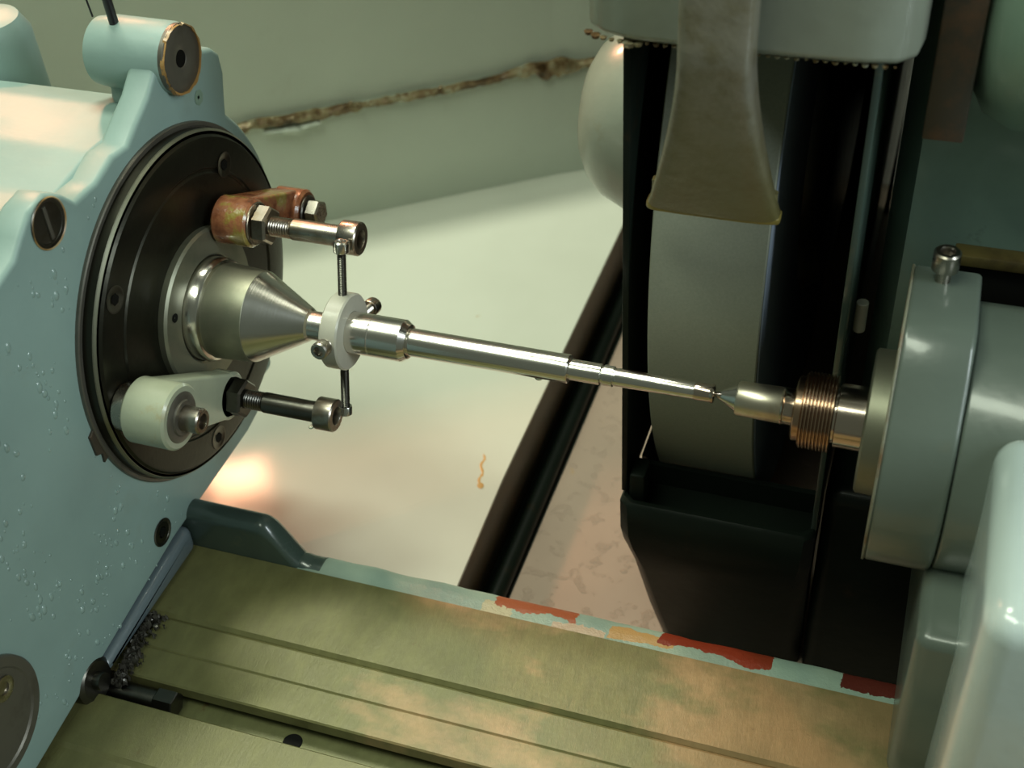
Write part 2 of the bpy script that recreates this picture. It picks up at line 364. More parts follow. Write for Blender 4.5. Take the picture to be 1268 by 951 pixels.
obj('splash_sheet', sheet(-62, wy(-62), -4.5, 48.3, -22.5, SZ), 'paint_wall', bed, smooth=False)
obj('splash_sheet', sheet(-62.2, wy(-62) + .25, -4.5, 48.6, SZ, 5), 'paint_wall', bed, smooth=False)
obj('splash_sheet', sheet(-4.5, 48.3, 20, 64, -22.5, SZ), 'paint_wall', bed, smooth=False)
obj('splash_sheet', sheet(-4.5, 48.6, 20, 64.4, SZ, 5), 'paint_wall', bed, smooth=False)
# ragged strip along the seam
def ribbon(x0, x1, n, zc, hw, amp, seed, off=.35, wob=0):
    bm = bmesh.new(); rows = []
    for i in range(n + 1):
        x = x0 + (x1 - x0) * i / n
        y = wy(x) if x < -4.5 else 48.3 + (x + 4.5) * .64
        nn = Vector((.576, -.817, 0)); t = i / n
        k1 = noise.noise(Vector((x * .9, seed, 0))); k2 = noise.noise(Vector((x * 1.1, seed + 9, 3)))
        k3 = noise.noise(Vector((x * 2.7, seed + 4, 1)))
        z = zc(t) if callable(zc) else zc
        top = z + hw(t) * (1 + amp * k1) ; bot = z - hw(t) * (1 + amp * 1.6 * k2 + amp * k3)
        P = Vector((x, y, 0)) + nn * (off + wob * k3)
        rows.append([bm.verts.new(P + nn * (.12 + .25 * abs(k3)) + Vector((0, 0, (top + bot) / 2 + (top - bot) * .22))),
                     bm.verts.new(P + Vector((0, 0, top))), bm.verts.new(P - nn * off + Vector((0, 0, top + .05))),
                     bm.verts.new(P - nn * off + Vector((0, 0, bot))), bm.verts.new(P + Vector((0, 0, bot)))])
    for A, Bq in zip(rows, rows[1:]):
        for k in range(5): bm.faces.new((A[k], A[(k + 1) % 5], Bq[(k + 1) % 5], Bq[k]))
    bm.faces.new(rows[0]); bm.faces.new(rows[-1]); return bm
obj('seam_tape', ribbon(-27, 4, 150, lambda t: SZ - .1 + .25 * math.sin(PI * min(1, max(0, (t - .55) / .25))), lambda t: .24 + .42 * math.exp(-((t - .72) / .07) ** 2) + .12 * (t < .3), .55, 3.3), 'tape', bed, label='torn brown sealing strip along the sheet seam')
obj('seam_flake', ribbon(-24.3, -20.6, 20, lambda t: SZ - .75 - .3 * math.sin(PI * t), lambda t: .05 + .22 * math.sin(PI * t), .6, 8.1, .5, .4), 'paint_wall', bed, label='peeled paint flake under the strip')
bmf = bmesh.new()
for i in range(26):
    x = -26.5 + i * .62 + random.uniform(-.2, .2); y = wy(x); s = random.uniform(.12, .34)
    lathe([(0, 0), (.3 * s, .8 * s), (.8 * s, .6 * s), (1.0 * s, 0)], (x + .3, y - .55, SZ + .1 + random.uniform(-.25, .4)), (random.random(), -1, random.random()), 6, bmf)
o = obj('seam_flakes', bmf, 'tape', bed, smooth=False); o['kind'] = 'stuff'
# rust trickle on the tray
bmf = bmesh.new()
for i in range(90):
    t = i / 89; x = 1.15 + .75 * t + .10 * math.sin(t * 14); y = 12.9 - 3.0 * t
    lathe([(0, .05 + .06 * random.random() + (.13 if .03 < 1 - t < .08 else 0)), (.03, 0)], (x, y, TZ + .0), (0, 0, 1), 8, bmf)
M['trickle'] = metal('orange_rust_trickle', (.50, .30, .10), .3, .1, metallic=0)
o = obj('rust_spots', bmf, 'trickle', bed, label='thin orange rust trickle on the tray'); o['kind'] = 'stuff'

# ------------------------------------------------------------------ swivel table
ZT = -13.3
tb = thing('work_table', 'long oiled iron work table with ground ways and chipped green rim', 'machine table', (0, -12, -27))
X0, X1 = -62, 60
obj('table_body', box(X0, X1, -27, -3.6, -27, ZT - 2.6, .3), 'paint_plain', tb)
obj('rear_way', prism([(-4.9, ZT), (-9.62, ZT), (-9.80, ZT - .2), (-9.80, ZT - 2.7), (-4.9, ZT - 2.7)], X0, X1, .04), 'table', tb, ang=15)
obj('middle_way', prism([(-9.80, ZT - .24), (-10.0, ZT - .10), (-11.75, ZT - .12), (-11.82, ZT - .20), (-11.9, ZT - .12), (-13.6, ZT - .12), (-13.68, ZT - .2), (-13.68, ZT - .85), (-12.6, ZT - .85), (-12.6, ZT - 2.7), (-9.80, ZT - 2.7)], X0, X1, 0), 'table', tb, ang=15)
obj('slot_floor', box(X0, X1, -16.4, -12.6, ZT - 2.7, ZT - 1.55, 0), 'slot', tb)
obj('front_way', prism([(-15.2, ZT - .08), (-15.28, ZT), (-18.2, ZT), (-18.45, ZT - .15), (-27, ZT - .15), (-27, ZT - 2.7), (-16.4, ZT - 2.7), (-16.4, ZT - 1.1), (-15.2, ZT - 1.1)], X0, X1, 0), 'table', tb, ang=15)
# painted rim behind the ways
bm = bmesh.new(); rows = []
for i in range(0, 181):
    x = X0 + (X1 - X0) * i / 180
    n_ = .12 * noise.noise(Vector((x * .5, 1, 0)))
    sec = [(-4.85, ZT - .12), (-4.3, ZT - .10 + n_ * .3), (-3.75, ZT - .12 + n_ * .5), (-3.42 + n_, ZT - .35), (-3.35 + n_, ZT - .9), (-3.4, ZT - 3), (-4.85, ZT - 3)]
    rows.append([bm.verts.new((x, y, z)) for y, z in sec])
for A, Bq in zip(rows, rows[1:]):
    for k in range(7): bm.faces.new((A[k], A[(k + 1) % 7], Bq[(k + 1) % 7], Bq[k]))
obj('painted_rim', bm, 'rim', tb, label='green rim chipped down to red primer')
# raised hump of the rim under the headstock end
bm = bmesh.new(); rows = []
for i in range(60):
    x = -11.5 + i * .25
    t = min(1, max(0, (x + 5.0) / 2.7)); h = 3.0 * (1 - t * t * (3 - 2 * t))
    t2 = min(1, max(0, (x + 3.6) / 1.6)); w = 1 - t2 * .0
    sec = []
    for k in range(13):
        an = PI - PI * k / 12; yy = -4.15 + .72 * math.cos(an); zz = ZT - .5 + max(0, h - .5) + (.55 + .12 * (h > .2)) * math.sin(an)
        sec.append((yy, zz))
    sec += [(-3.43, ZT - 2.5), (-4.87, ZT - 2.5)]
    rows.append([bm.verts.new((x, y, z)) for y, z in sec])
    if x > -2.0: break
n = len(rows[0])
for A, Bq in zip(rows, rows[1:]):
    for k in range(n): bm.faces.new((A[k], A[(k + 1) % n], Bq[(k + 1) % n], Bq[k]))
bm.faces.new(rows[0]); bm.faces.new(rows[-1])
obj('rim_hump', bm, 'paint_hump', tb, label='raised green ridge of the rim with its shade painted in')
# drain hole in the slot floor
obj('drain_hole', lathe([(0, 0), (0, .42), (.06, .50), (.10, .46), (.10, 0)], (1.0, -14.2, ZT - 1.60), (0, 0, 1), 32), 'black', tb, label='dark round drain hole in the slot')

# bolt lying in the T slot
tbolt = thing('slot_bolt', 'oily dark clamping bolt with hexagon end lying in the table slot', 'bolt', (-8, -14.4, ZT - 1.9))
obj('shank', rod((-10.5, -14.3, ZT - .85), (-6.3, -14.3, ZT - .85), .55), 'steel_dark', tbolt)
obj('collar', rod((-9.9, -14.3, ZT - .85), (-9.1, -14.3, ZT - .85), .85), 'steel_dark', tbolt)
obj('hex_end', hexa((-6.4, -14.3, ZT - .85), (-5.3, -14.3, ZT - .85), .72), 'steel_dark', tbolt)
obj('clamp_knob', lathe([(0, 0), (0, 1.0), (.2, 1.25), (1.0, 1.25), (1.2, 1.0), (1.2, .5), (1.6, .45), (1.6, 0)], (-10.3, -14.9, ZT + .35), (.85, 0, .15), 32), 'steel_dark', tbolt)
# swarf between base and table
bm = bmesh.new()
for i in range(260):
    y = random.uniform(-14.6, -10.0); x = -9.0 + abs(random.gauss(0, .35)) + .5 * max(0, (-12.5 - y) / 2.5); s = random.uniform(.04, .15)
    z0 = ZT - .1 if y > -13.2 else ZT - .1
    v = bmesh.ops.create_icosphere(bm, subdivisions=1, radius=s)['verts']
    for q in v: q.co = Vector((q.co.x * random.uniform(.8, 1.5), q.co.y * random.uniform(.8, 1.5), q.co.z)) + Vector((x, y, z0 + s * .5 + random.uniform(0, .35)))
tag(obj('grinding_swarf', bm, 'swarf', base=(-8.8, -12, ZT)), 'wet dark grinding swarf heaped along the headstock foot', 'swarf', kind='stuff')

# ------------------------------------------------------------------ headstock
hs = thing('headstock', 'big pale teal headstock casting with dark round faceplate and droplets of coolant', 'headstock', (-25, -10, ZT))
FX = -9.35
outline = [(2.6, -11.3), (4.4, -10.9)] + arc(0, 0, 10.25, -62, 44, 26) + \
    [(7.65, 8.2), (7.95, 9.2), (7.9, 10.3), (7.3, 10.9), (6.2, 11.3), (5.6, 12.1), (5.2, 13.1), (4.0, 13.7), (2.9, 13.2), (2.2, 12.1), (1.2, 11.3), (-.2, 10.6), (-1.2, 10.05), (-2.4, 10.2), (-4.0, 9.75), (-5.6, 9.75), (-6.3, 10.5), (-7.3, 11.15), (-8.6, 11.0), (-9.6, 10.3), (-10.3, 9.7), (-12, 9.3), (-34, 6.5), (-34, ZT + .15), (-19.9, ZT + .15), (-6.3, -11.4)]
obj('front_flange', prism(outline, -10.9, FX, .28, 3), 'paint', hs, ang=50, label='teal painted front flange beaded with droplets')
bodyo = [(8.2, -11), (9.3, -3), (9.2, 3), (7.4, 6.8), (4.6, 9.2), (2.2, 9.95), (-2.2, 10.15), (-5.6, 9.7), (-8, 9.9), (-10.3, 9.5), (-12, 9.1), (-34, 6.4), (-34, ZT + .15), (-19.9, ZT + .15), (-6.3, -11.3)]
obj('housing', prism(bodyo, -46, -10.5, .4, 3, bevside=True), 'paint', hs, ang=50)
obj('foot', prism([(-4.95, ZT), (-4.95, -11.5), (-14.2, -12.5), (-14.2, ZT)], -44, -9.05, .5, 4, bevside=True), 'paint_foot', hs, label='blue grey foot below the casting')
obj('rear_boss', lathe([(-2, 0), (-2, 2.4), (1.6, 2.35), (2.5, 1.9), (2.7, 1.2), (2.7, 0)], (-22.6, 6.6, 9.0), (0, 0, 1), 40), 'paint', hs)
# bored lug at the top
lug = (3.95, 11.95)
bmL = lathe([(0, .0), (0, 1.0), (.35, 1.65), (1.2, 1.78), (4.3, 1.74), (4.55, 1.66), (4.55, 0)], (-13.7, *lug), (1, 0, 0), 48)
o_l = obj('lug', bmL, 'paint', hs, ang=50)
obj('lug_neck', prism([(3.0, 11.5), (2.6, 9.4), (5.6, 9.2), (5.2, 11.4)], -12.9, -10.6, .6, 4, bevside=True), 'paint', hs)
obj('lug_bush', lathe([(-.3, 1.68), (.12, 1.68), (.16, 1.62), (.16, .50), (.10, .42), (-.35, .40), (-.35, 1.68)], (-9.1, *lug), (1, 0, 0), 48, closed=False), 'ringsteel', hs, label='bare grey bushing face with rusty rim')
obj('lug_hole', lathe([(-.1, 0), (-.1, .42), (.12, .42), (.13, .38), (.05, 0)], (-9.1, *lug), (1, 0, 0), 32), 'black', hs)
bm = bmesh.new(); n = 46; prev = None; rr_ = []
for k in range(n):
    an = k * 2 * PI / n; ro = 1.68 + .20 * noise.noise(Vector((k * .6, 3, 0))) + .09 * (math.sin(an * 1 + 2.4) > 0); ri = 1.62 + .07 * noise.noise(Vector((k * .9, 8, 0)))
    rr_.append([bm.verts.new((-8.92 + dx, lug[0] + r * math.cos(an), lug[1] + r * math.sin(an))) for dx, r in ((-.12, ro), (.06, ro - .05), (.06, ri), (-.12, ri))])
for A, Bq in zip(rr_, rr_[1:] + rr_[:1]):
    for k in range(4): bm.faces.new((A[k], A[(k + 1) % 4], Bq[(k + 1) % 4], Bq[k]))
M['rim_rust'] = metal('orange_chipped_edge', (.34, .19, .06), .35, .1, tint=(.52, .46, .28), metallic=0)
obj('chipped_edge', bm, 'rim_rust', hs, label='orange chipped paint edge')
obj('vent_rod', rod((-12.0, 3.6, 13.4), (-12.6, 3.5, 30), .23), 'black_rod', hs, label='thin black upright rod')
obj('thin_wire', rod((-14.4, 5.2, 13.0), (-17.5, 6.5, 30), .05, 8), 'black_rod', hs, label='hair thin wire')
# beads of coolant on the flange face
bm = bmesh.new(); cnt = 0
while cnt < 300:
    y = random.uniform(-22, -3); z = random.uniform(-12.2, 9.5)
    if math.hypot(y, z) < 9.9 or z > 9.5 + y * .05 or z < -11.3 - .14 * (-y - 6) or math.hypot(y + 7, z + 10.1) < 1 or math.hypot(y + 21.3, z + 8) < 3.6: continue
    if noise.noise(Vector((y * .35, z * .35, 4))) < -.02: continue
    cnt += 1; r = random.choice((.05, .07, .09, .12, .16)) * random.uniform(.8, 1.2); st = random.uniform(1, 1.9)
    n0 = len(bm.verts); lathe([(-.02, r), (r * .22, r * .8), (r * .36, r * .42), (r * .40, 0)], (FX, y, z), (1, 0, 0), 9, bm)
    bm.verts.ensure_lookup_table(); sh_ = random.uniform(-.3, .3)
    for q in bm.verts[n0:]: dz = q.co.z - z; q.co.z = z + dz * st; q.co.y += sh_ * dz
o = obj('coolant_beads', bm, 'bead', hs, ang=80, label='scattered beads of coolant'); o['kind'] = 'stuff'
# faceplate
obj('cover_ring', lathe([(-.3, 0), (-.3, 9.42), (.16, 9.42), (.22, 9.37), (.22, 9.2), (.18, 9.16), (.18, 0)], (FX, 0, 0), (1, 0, 0), 160), 'ringsteel', hs, label='grey steel cover ring')
bm = bmesh.new()
obj('rim_highlight_ring', lathe([(-8.64, 9.135), (-8.50, 9.02), (-8.50, 8.86), (-8.60, 8.9)], seg=160, closed=True), 'steel_dull', hs, label='brighter ring imitating the highlight on the faceplate rim')  # brighter ring added to paint in the highlight along the rim
obj('faceplate', lathe([(-9.2, 0), (-9.2, 9.12), (-8.62, 9.12), (-8.50, 9.0), (-8.5, 8.84), (-8.38, 8.72), (-8.34, 8.5), (-8.34, 7.2), (-8.42, 7.12), (-8.42, 7.0), (-8.34, 6.9), (-8.34, 0)], seg=160), 'disc', hs, ang=25)
def recess_screw(par, y, z, x, r, name='cap_screw', hexr=.5):
    obj(name, lathe([(0, 0), (0, r), (.06, r + .02), (.07, r - .10), (.02, r - .13), (.02, r * .52), (-.0, r * .5), (-.0, 0)], (x, y, z), (1, 0, 0), 28), 'steel_dark', par)
for (y, z) in ((4.6, 5.8), (-6.3, 5.0), (7.0, -4.2), (-1.6, -7.8)):
    bm = lathe([(0, 0), (0, .66), (.035, .68), (.04, .58), (.015, .52), (.015, 0)], (-8.345, y, z), (1, 0, 0), 30)
    s = obj('cap_screw', bm, 'steel_dark', hs)
    o2 = obj('hex_socket', hexa((-8.34, y, z), (-8.30, y, z), .30, c=.01), 'black', hs); o2.parent = s
# spindle nose
obj('spindle_nose', lathe([(-8.4, 0), (-8.4, 4.25), (-8.02, 4.25), (-7.9, 4.12), (-7.86, 3.6), (-7.86, 2.9), (-7.95, 2.8), (-8.3, 2.75), (-8.3, 0)], seg=96), 'steel_dull', hs, label='oiled grey spindle nose ring')
obj('nose_hole', lathe([(0, 0), (0, .22), (.03, .24), (.035, .19), (.0, 0)], (-7.865, -3.1, .75 + .9), (1, 0, 0), 20), 'black', hs)
# slotted plug upper left, screw at lower corner, dimple, round cover
pl = obj('slotted_plug', lathe([(0, 0), (0, 1.06), (.05, 1.14), (.08, 1.1), (.06, .96), (.02, .93), (.02, 0)], (FX, -7.75, 9.95), (1, 0, 0), 36), 'steel_dark', hs, label='dark oval slotted plug with chipped rim')
o2 = obj('plug_slot', box(FX, FX + .07, -7.85, -7.65, 9.15, 10.75, 0), 'ringsteel', hs); o2.parent = pl
o2 = obj('plug_rim', lathe([(0, 1.08), (.05, 1.18), (.09, 1.14), (.02, 1.05)], (FX, -7.7, 9.9), (1, 0, 0), 36), 'rim_rust', hs); o2.parent = pl
s = obj('corner_screw', lathe([(0, 0), (0, .74), (.05, .80), (.08, .74), (.05, .62), (.03, .6), (.03, .32), (-.02, .3), (-.02, 0)], (FX, -7.0, -10.1), (1, 0, 0), 30), 'steel_dark', hs, label='dark recessed screw at the lower corner')
o2 = obj('hex_socket', hexa((FX, -7.0, -10.1), (FX + .05, -7.0, -10.1), .3, c=.01), 'black', hs); o2.parent = s
obj('dimple', lathe([(0, 0), (0, .36), (.02, .42), (.03, .3), (.0, .1), (0, 0)], (FX, 5.2, 9.2), (1, 0, 0), 7), 'paint_shade', hs)
cvr = obj('round_cover', lathe([(-.2, 0), (-.2, 3.3), (.2, 3.3), (.28, 3.22), (.28, 2.8), (.20, 2.7), (.20, 0)], (FX, -21.3, -8.0), (1, 0, 0), 72), 'ringsteel', hs, label='dark grey round cover low on the casting')
o2 = obj('cover_screw', lathe([(0, 0), (0, .6), (.12, .62), (.16, .5), (.10, .32), (.02, .3), (.02, 0)], (FX + .2, -19.9, -6.9), (1, 0, 0), 28), 'steel_bolt', hs); o2.parent = cvr
# small lower notches at the ring rim
obj('ring_notch', prism([(-9.75, -.8), (-8.9, -.4), (-8.7, -2.6), (-9.35, -2.75), (-9.3, -2.2), (-9.7, -2.0)], FX - .05, FX + .14, .03), 'rub', hs)

# ------------------------------------------------------------------ dead centre in the headstock
dc = thing('dead_centre', 'large dull steel headstock centre with polished cone pointing into the dog', 'centre', (-8, 0, 0))
obj('neck', lathe([(-8.3, 0), (-8.3, 2.72), (-7.35, 2.72), (-7.2, 2.62), (-7.15, 2.45), (-7.1, 2.30), (-7.1, 0)], seg=96), 'steel', dc, label='shiny neck ring')
obj('body', lathe([(-7.15, 0), (-7.15, 2.44), (-7.0, 2.50), (-4.95, 2.36), (-4.90, 2.30), (-4.9, 0)], seg=96), 'steel_dull', dc)
obj('cone', lathe([(-4.92, 0), (-4.92, 2.33), (-2.2, .86), (-2.1, .74), (-1.15, .72), (-.5, .30), (-.2, 0)], seg=96), 'steel_turned', dc, ang=20)

# ------------------------------------------------------------------ lathe dog
u = Vector((0, .26, .965)).normalized(); w = Vector((0, .962, -.27)).normalized(); DX = -.38
dog = thing('lathe_dog', 'white ring shaped driving dog clamped on the shaft by four screws', 'lathe dog', (DX, 0, 0))
obj('ring', lathe([(-.48, 1.07), (-.48, 1.88), (-.40, 1.96), (.40, 1.96), (.48, 1.88), (.48, 1.07)], (DX, 0, 0), (1, 0, 0), 72, closed=True), 'ringpaint', dog, ang=30)
def dogscrew(d, r0, r1, r2_, hr, rr=.23, lab=None):
    s = obj('clamp_screw', threaded(Vector((DX, 0, 0)) + d * r0, Vector((DX, 0, 0)) + d * r1, rr, .09, .04, 20), 'steel_bolt' if hr > .4 else 'steel_dark', dog, ang=60, label=lab)
    h = obj('screw_head', sockethead(Vector((DX, 0, 0)) + d * (r1 - .02), Vector((DX, 0, 0)) + d * r2_, hr, hr * .55, .3, seg=24), 'steel_bolt' if hr > .4 else 'steel_turned', dog); h.parent = s
dogscrew(u, 1.9, 4.2, 4.75, .40, lab='long upper screw against the driving pin')
dogscrew(-u, 1.9, 4.25, 4.75, .34, lab='long lower screw against the driving pin')
dogscrew(w, 1.9, 3.1, 3.75, .46, .30); dogscrew(-w, 1.85, 2.25, 2.85, .44, .30)

# ------------------------------------------------------------------ the shaft being ground
sh = thing('ground_shaft', 'slender polished stepped steel shaft held between the two centres', 'shaft', (8, 0, 0))
obj('shoulder', lathe([(-.9, 0), (-.9, 1.06), (1.25, 1.06), (1.28, 1.045), (1.31, 1.06), (2.92, 1.06), (3.22, .86), (3.26, .70), (3.26, 0)], seg=96), 'steel', sh, ang=20)
obj('shank', lathe([(3.2, 0), (3.2, .655), (3.34, .70), (3.4, .705), (11.40, .695), (11.46, .66), (11.46, 0)], seg=96), 'steel', sh, ang=20)
obj('journal', lathe([(11.4, 0), (11.4, .47), (11.52, .47), (11.54, .515), (13.0, .505), (13.06, .45), (13.06, 0)], seg=80), 'steel', sh, ang=20)
obj('groove_ring', lathe([(13.0, 0), (13.0, .43), (13.14, .43), (13.16, .50), (13.62, .50), (13.64, .43), (13.78, .43), (13.78, 0)], seg=80), 'steel_turned', sh, ang=20)
obj('end_journal', lathe([(13.72, 0), (13.72, .42), (13.8, .445), (17.55, .40), (17.58, .37), (17.58, 0)], seg=80), 'steel', sh, ang=20)
obj('end_collar', lathe([(17.5, 0), (17.5, .40), (17.60, .43), (18.25, .42), (18.34, .46), (18.42, .44), (18.46, .30), (18.46, 0)], seg=64), 'quill', sh, ang=20)
# coolant drops
def drop(base, r, label, stretch=1.2):
    prof = [(0, 0)] + [(r * stretch * (1 - math.cos(t)) * .9, r * math.sin(t) * (1 - .25 * (t / PI))) for t in [i * PI / 14 for i in range(1, 14)]] + [(r * stretch * 1.8, 0)]
    bm = lathe(prof, base, (0, 0, -1), 24)
    tag(obj('coolant_drop', bm, 'water', base=base), label, 'coolant drop')
drop((9.9, -.02, -.60), .28, 'clear coolant drop hanging under the middle of the shaft', .7)
drop((1.75, -.02, -1.0), .20, 'tiny coolant drop under the thick shoulder beside the dog', .5)
drop((-1.75, -2.55, -4.52), .16, 'small coolant drop below the lower driving pin head', .7)

# ------------------------------------------------------------------ driving arms with pins
pinU = (2.6, 3.85); arm = thing('driving_arm', 'rust and yellow stained driving arm above the headstock centre', 'driving arm', (-7, 5, 2.5))
def armbody(par, ca, ra, cb, rb, x0, xa, xb, xm, mat):
    bm = prism(hull2(ca, ra * .96, cb, rb * .94), x0, xm, .18, 3)
    cyl(x0 + .02, xa, ra, *ca, c=.12, seg=56, bm=bm); cyl(x0 + .02, xb, rb, *cb, c=.15, seg=56, bm=bm)
    return obj('arm', bm, mat, par, ang=40)
armbody(arm, pinU, 1.25, (7.9, 1.2), 1.25, -7.84, -5.85, -5.95, -6.35, 'rust')
obj('washer', cyl(-5.87, -5.74, 1.12, *pinU, c=.04), 'steel_bolt', arm)
obj('hex_nut', hexa((-5.74, *pinU), (-4.92, *pinU), 1.02, rot=.25, c=.12), 'steel_bolt', arm, ang=25)
def pin(par, y, z, xs, xt, xh, x1, mat, mh):
    p = obj('driving_pin', threaded((xs, y, z), (xt, y, z), .52, .13, .07, 32), mat, par, ang=60)
    bm = lathe([(xt - .02, 0), (xt - .02, .47), (xt + .05, .55), (xh, .55), (xh, 0)], (0, y, z), (1, 0, 0), 48); q = obj('shank', bm, mat, par); q.parent = p
    h = obj('socket_head', sockethead((xh - .02, y, z), (x1, y, z), .86, .46, .5, seg=48), mh, par); h.parent = p
    k = obj('hex_socket', hexa((x1 - .52, y, z), (x1 - .47, y, z), .44, c=.01), 'black', par); k.parent = p
pin(arm, *pinU, -5.0, -3.75, -1.0, -.02, 'steel_bolt', 'steel_bolt')
obj('bolt_washer', cyl(-5.97, -5.8, .95, 7.9, 1.2, c=.05), 'steel_dark', arm)
obj('clamp_bolt', hexa((-5.82, 7.9, 1.2), (-5.05, 7.9, 1.2), .78, rot=.5, c=.1), 'steel_bolt', arm, ang=25)

pinL = (-2.1, -3.95); bossL = (-7.85, -.2)
arm2 = thing('driving_arm', 'pale green painted driving arm below the headstock centre', 'driving arm', (-7, -5, -2))
armbody(arm2, bossL, 1.62, pinL, 1.3, -7.6, -5.25, -6.35, -6.35, 'pale_arm')
obj('boss_collar', cyl(-8.34, -7.55, 1.2, *bossL), 'steel_bolt', arm2)
obj('boss_face', lathe([(0, 0), (0, 1.25), (.05, 1.25), (.12, 1.1), (.12, .9), (.22, .85), (.22, 0)], (-5.28, *bossL), (1, 0, 0), 48), 'ringsteel', arm2)
obj('hollow_stud', sockethead((-5.1, *bossL), (-4.1, *bossL), .62, .36, .45, seg=40), 'steel_bolt', arm2)
obj('hex_nut', hexa((-6.36, *pinL), (-5.5, *pinL), 1.05, rot=.1, c=.12), 'steel_dark', arm2, ang=25)
pin(arm2, *pinL, -5.6, -4.5, -1.40, -.42, 'steel_dark', 'steel_bolt')

# ------------------------------------------------------------------ tailstock
tl = thing('tailstock', 'grey green tailstock casting with steel quill pointing at the shaft', 'tailstock', (36, -3, ZT))
tflange = [(-1.6, 7.0), (-2.4, 6.6), (-3.2, 5.7)] + arc(0, 0, 6.1, 134, 290, 26) + [(4.2, -5.4), (6.3, -4), (6.6, 0), (6.3, 4), (5, 5.2), (3.0, 6.55)]
obj('front_collar', prism(tflange, 26.15, 29.0, .22, 3), 'paint_tail', tl, ang=50)
tb2 = arc(0, 0, 6.0, 62, 285, 30) + [(5, -5.4), (6.0, 0), (5.4, 3.2)]
obj('worn_edge', prism([(y_ * 1.006, z_ * 1.006) for y_, z_ in tflange], 26.10, 26.22, .04, 2), 'worn', tl, ang=50, label='cream and rust worn edge of the collar')
obj('housing', prism(tb2, 29.05, 50, .12, 2), 'paint_tail', tl, ang=50)
bm = lathe([(0, 0), (0, 6.12), (.15, 6.2), (.3, 6.0), (.3, 0)], (29.0 - .12, 0, 0), (1, 0, 0), 80)
obj('column', prism([(28.75, -9.0), (50, -9.0), (50, 4.3), (28.75, 4.3)], ZT, -3.4, .6, 4, axis='z', bevside=True), 'paint_tail', tl, label='painted pedestal standing on the table')
obj('clamp_block', box(30.35, 50, -14.5, -4.2, ZT, 4.6, 1.1, 5), 'paint_block', tl, ang=60, label='bright pale blue block at the front of the tailstock')
obj('quill_ring', lathe([(25.25, 0), (25.25, 3.15), (25.35, 3.28), (26.2, 3.3), (26.2, 0)], seg=96), 'steel_dull', tl, label='dull steel collar ring round the quill')
obj('quill', lathe([(23.9, 0), (23.9, 1.32), (24.0, 1.32), (24.05, 1.48), (25.3, 1.48), (25.3, 0)], seg=80), 'quill', tl)
bm = lathe([(22.12, 0), (22.12, 1.38), (22.2, 1.5), (22.5, 1.5), (22.5, 0)], seg=80)
obj('nut_collar', bm, 'brass', tl)
prof = [(22.48, 0), (22.48, 1.68)]
for i in range(9): prof += [(22.52 + i * .155, 1.66), (22.56 + i * .155, 1.78), (22.62 + i * .155, 1.78), (22.66 + i * .155, 1.66)]
obj('threaded_nut', lathe(prof + [(23.94, 0)], seg=96), 'brass', tl, ang=30, label='brown threaded nose of the quill')
ob = obj('oil_bolt', rod((27.4, 2.0, 6.5), (27.4, 2.0, 7.3), .32), 'steel_bolt', tl, label='small socket bolt standing on top')
o2 = obj('bolt_head', sockethead((27.4, 2.0, 7.25), (27.4, 2.0, 8.15), .56, .3, .4), 'steel_bolt', tl); o2.parent = ob

tc = thing('tail_centre', 'pale steel tailstock centre with small cone holding the shaft end', 'centre', (21, 0, 0))
obj('cone', lathe([(18.3, 0), (18.55, .13), (19.42, .62), (19.5, .66), (19.5, 0)], seg=64), 'steel', tc, ang=20)
obj('body', lathe([(19.48, 0), (19.48, .74), (19.56, .80), (21.5, .85), (21.58, .80), (21.58, 0)], seg=80), 'nickel', tc)
obj('stem', lathe([(21.55, 0), (21.55, .86), (21.62, .9), (21.7, .84), (22.2, .84), (22.2, 0)], seg=80), 'quill', tc)

# ------------------------------------------------------------------ grinding wheel, guard, nozzle, wheelhead
WY, WZ, WR = 28.2, .8, 24.6
gw = thing('grinding_wheel', 'large pale grey grinding wheel inside the dark guard behind the shaft', 'grinding wheel', (17, WY, WZ))
obj('rim', lathe([(14.35, 10), (14.35, WR - .06), (14.41, WR), (19.72, WR), (19.78, WR - .06), (19.78, 10)], (0, WY, WZ), (1, 0, 0), 256, closed=True), 'abrasive', gw)
obj('side_label', lathe([(19.79, 10), (19.79, WR - .25), (19.86, WR - .3), (19.86, 10)], (0, WY, WZ), (1, 0, 0), 128, closed=True), 'blotter', gw, label='blue grey side of the wheel')
obj('hub_flange', lathe([(14.2, 0), (14.2, 11), (14.3, 12), (19.7, 12), (21.0, 11), (21.2, 9), (21.2, 0)], (0, WY, WZ), (1, 0, 0), 96), 'steel_dark', gw)

gd = thing('wheel_guard', 'dark boxy wheel guard with open front around the grinding wheel', 'wheel guard', (18, 30, -25))
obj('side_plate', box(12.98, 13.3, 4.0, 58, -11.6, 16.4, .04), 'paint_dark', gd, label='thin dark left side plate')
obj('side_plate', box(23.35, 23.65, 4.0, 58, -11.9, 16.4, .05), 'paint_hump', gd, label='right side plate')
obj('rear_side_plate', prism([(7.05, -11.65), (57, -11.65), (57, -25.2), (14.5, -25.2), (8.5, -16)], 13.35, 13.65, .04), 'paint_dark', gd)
obj('back_plate', box(13.1, 23.6, 57, 58, -25.2, 16.4, .1), 'paint_dark', gd)
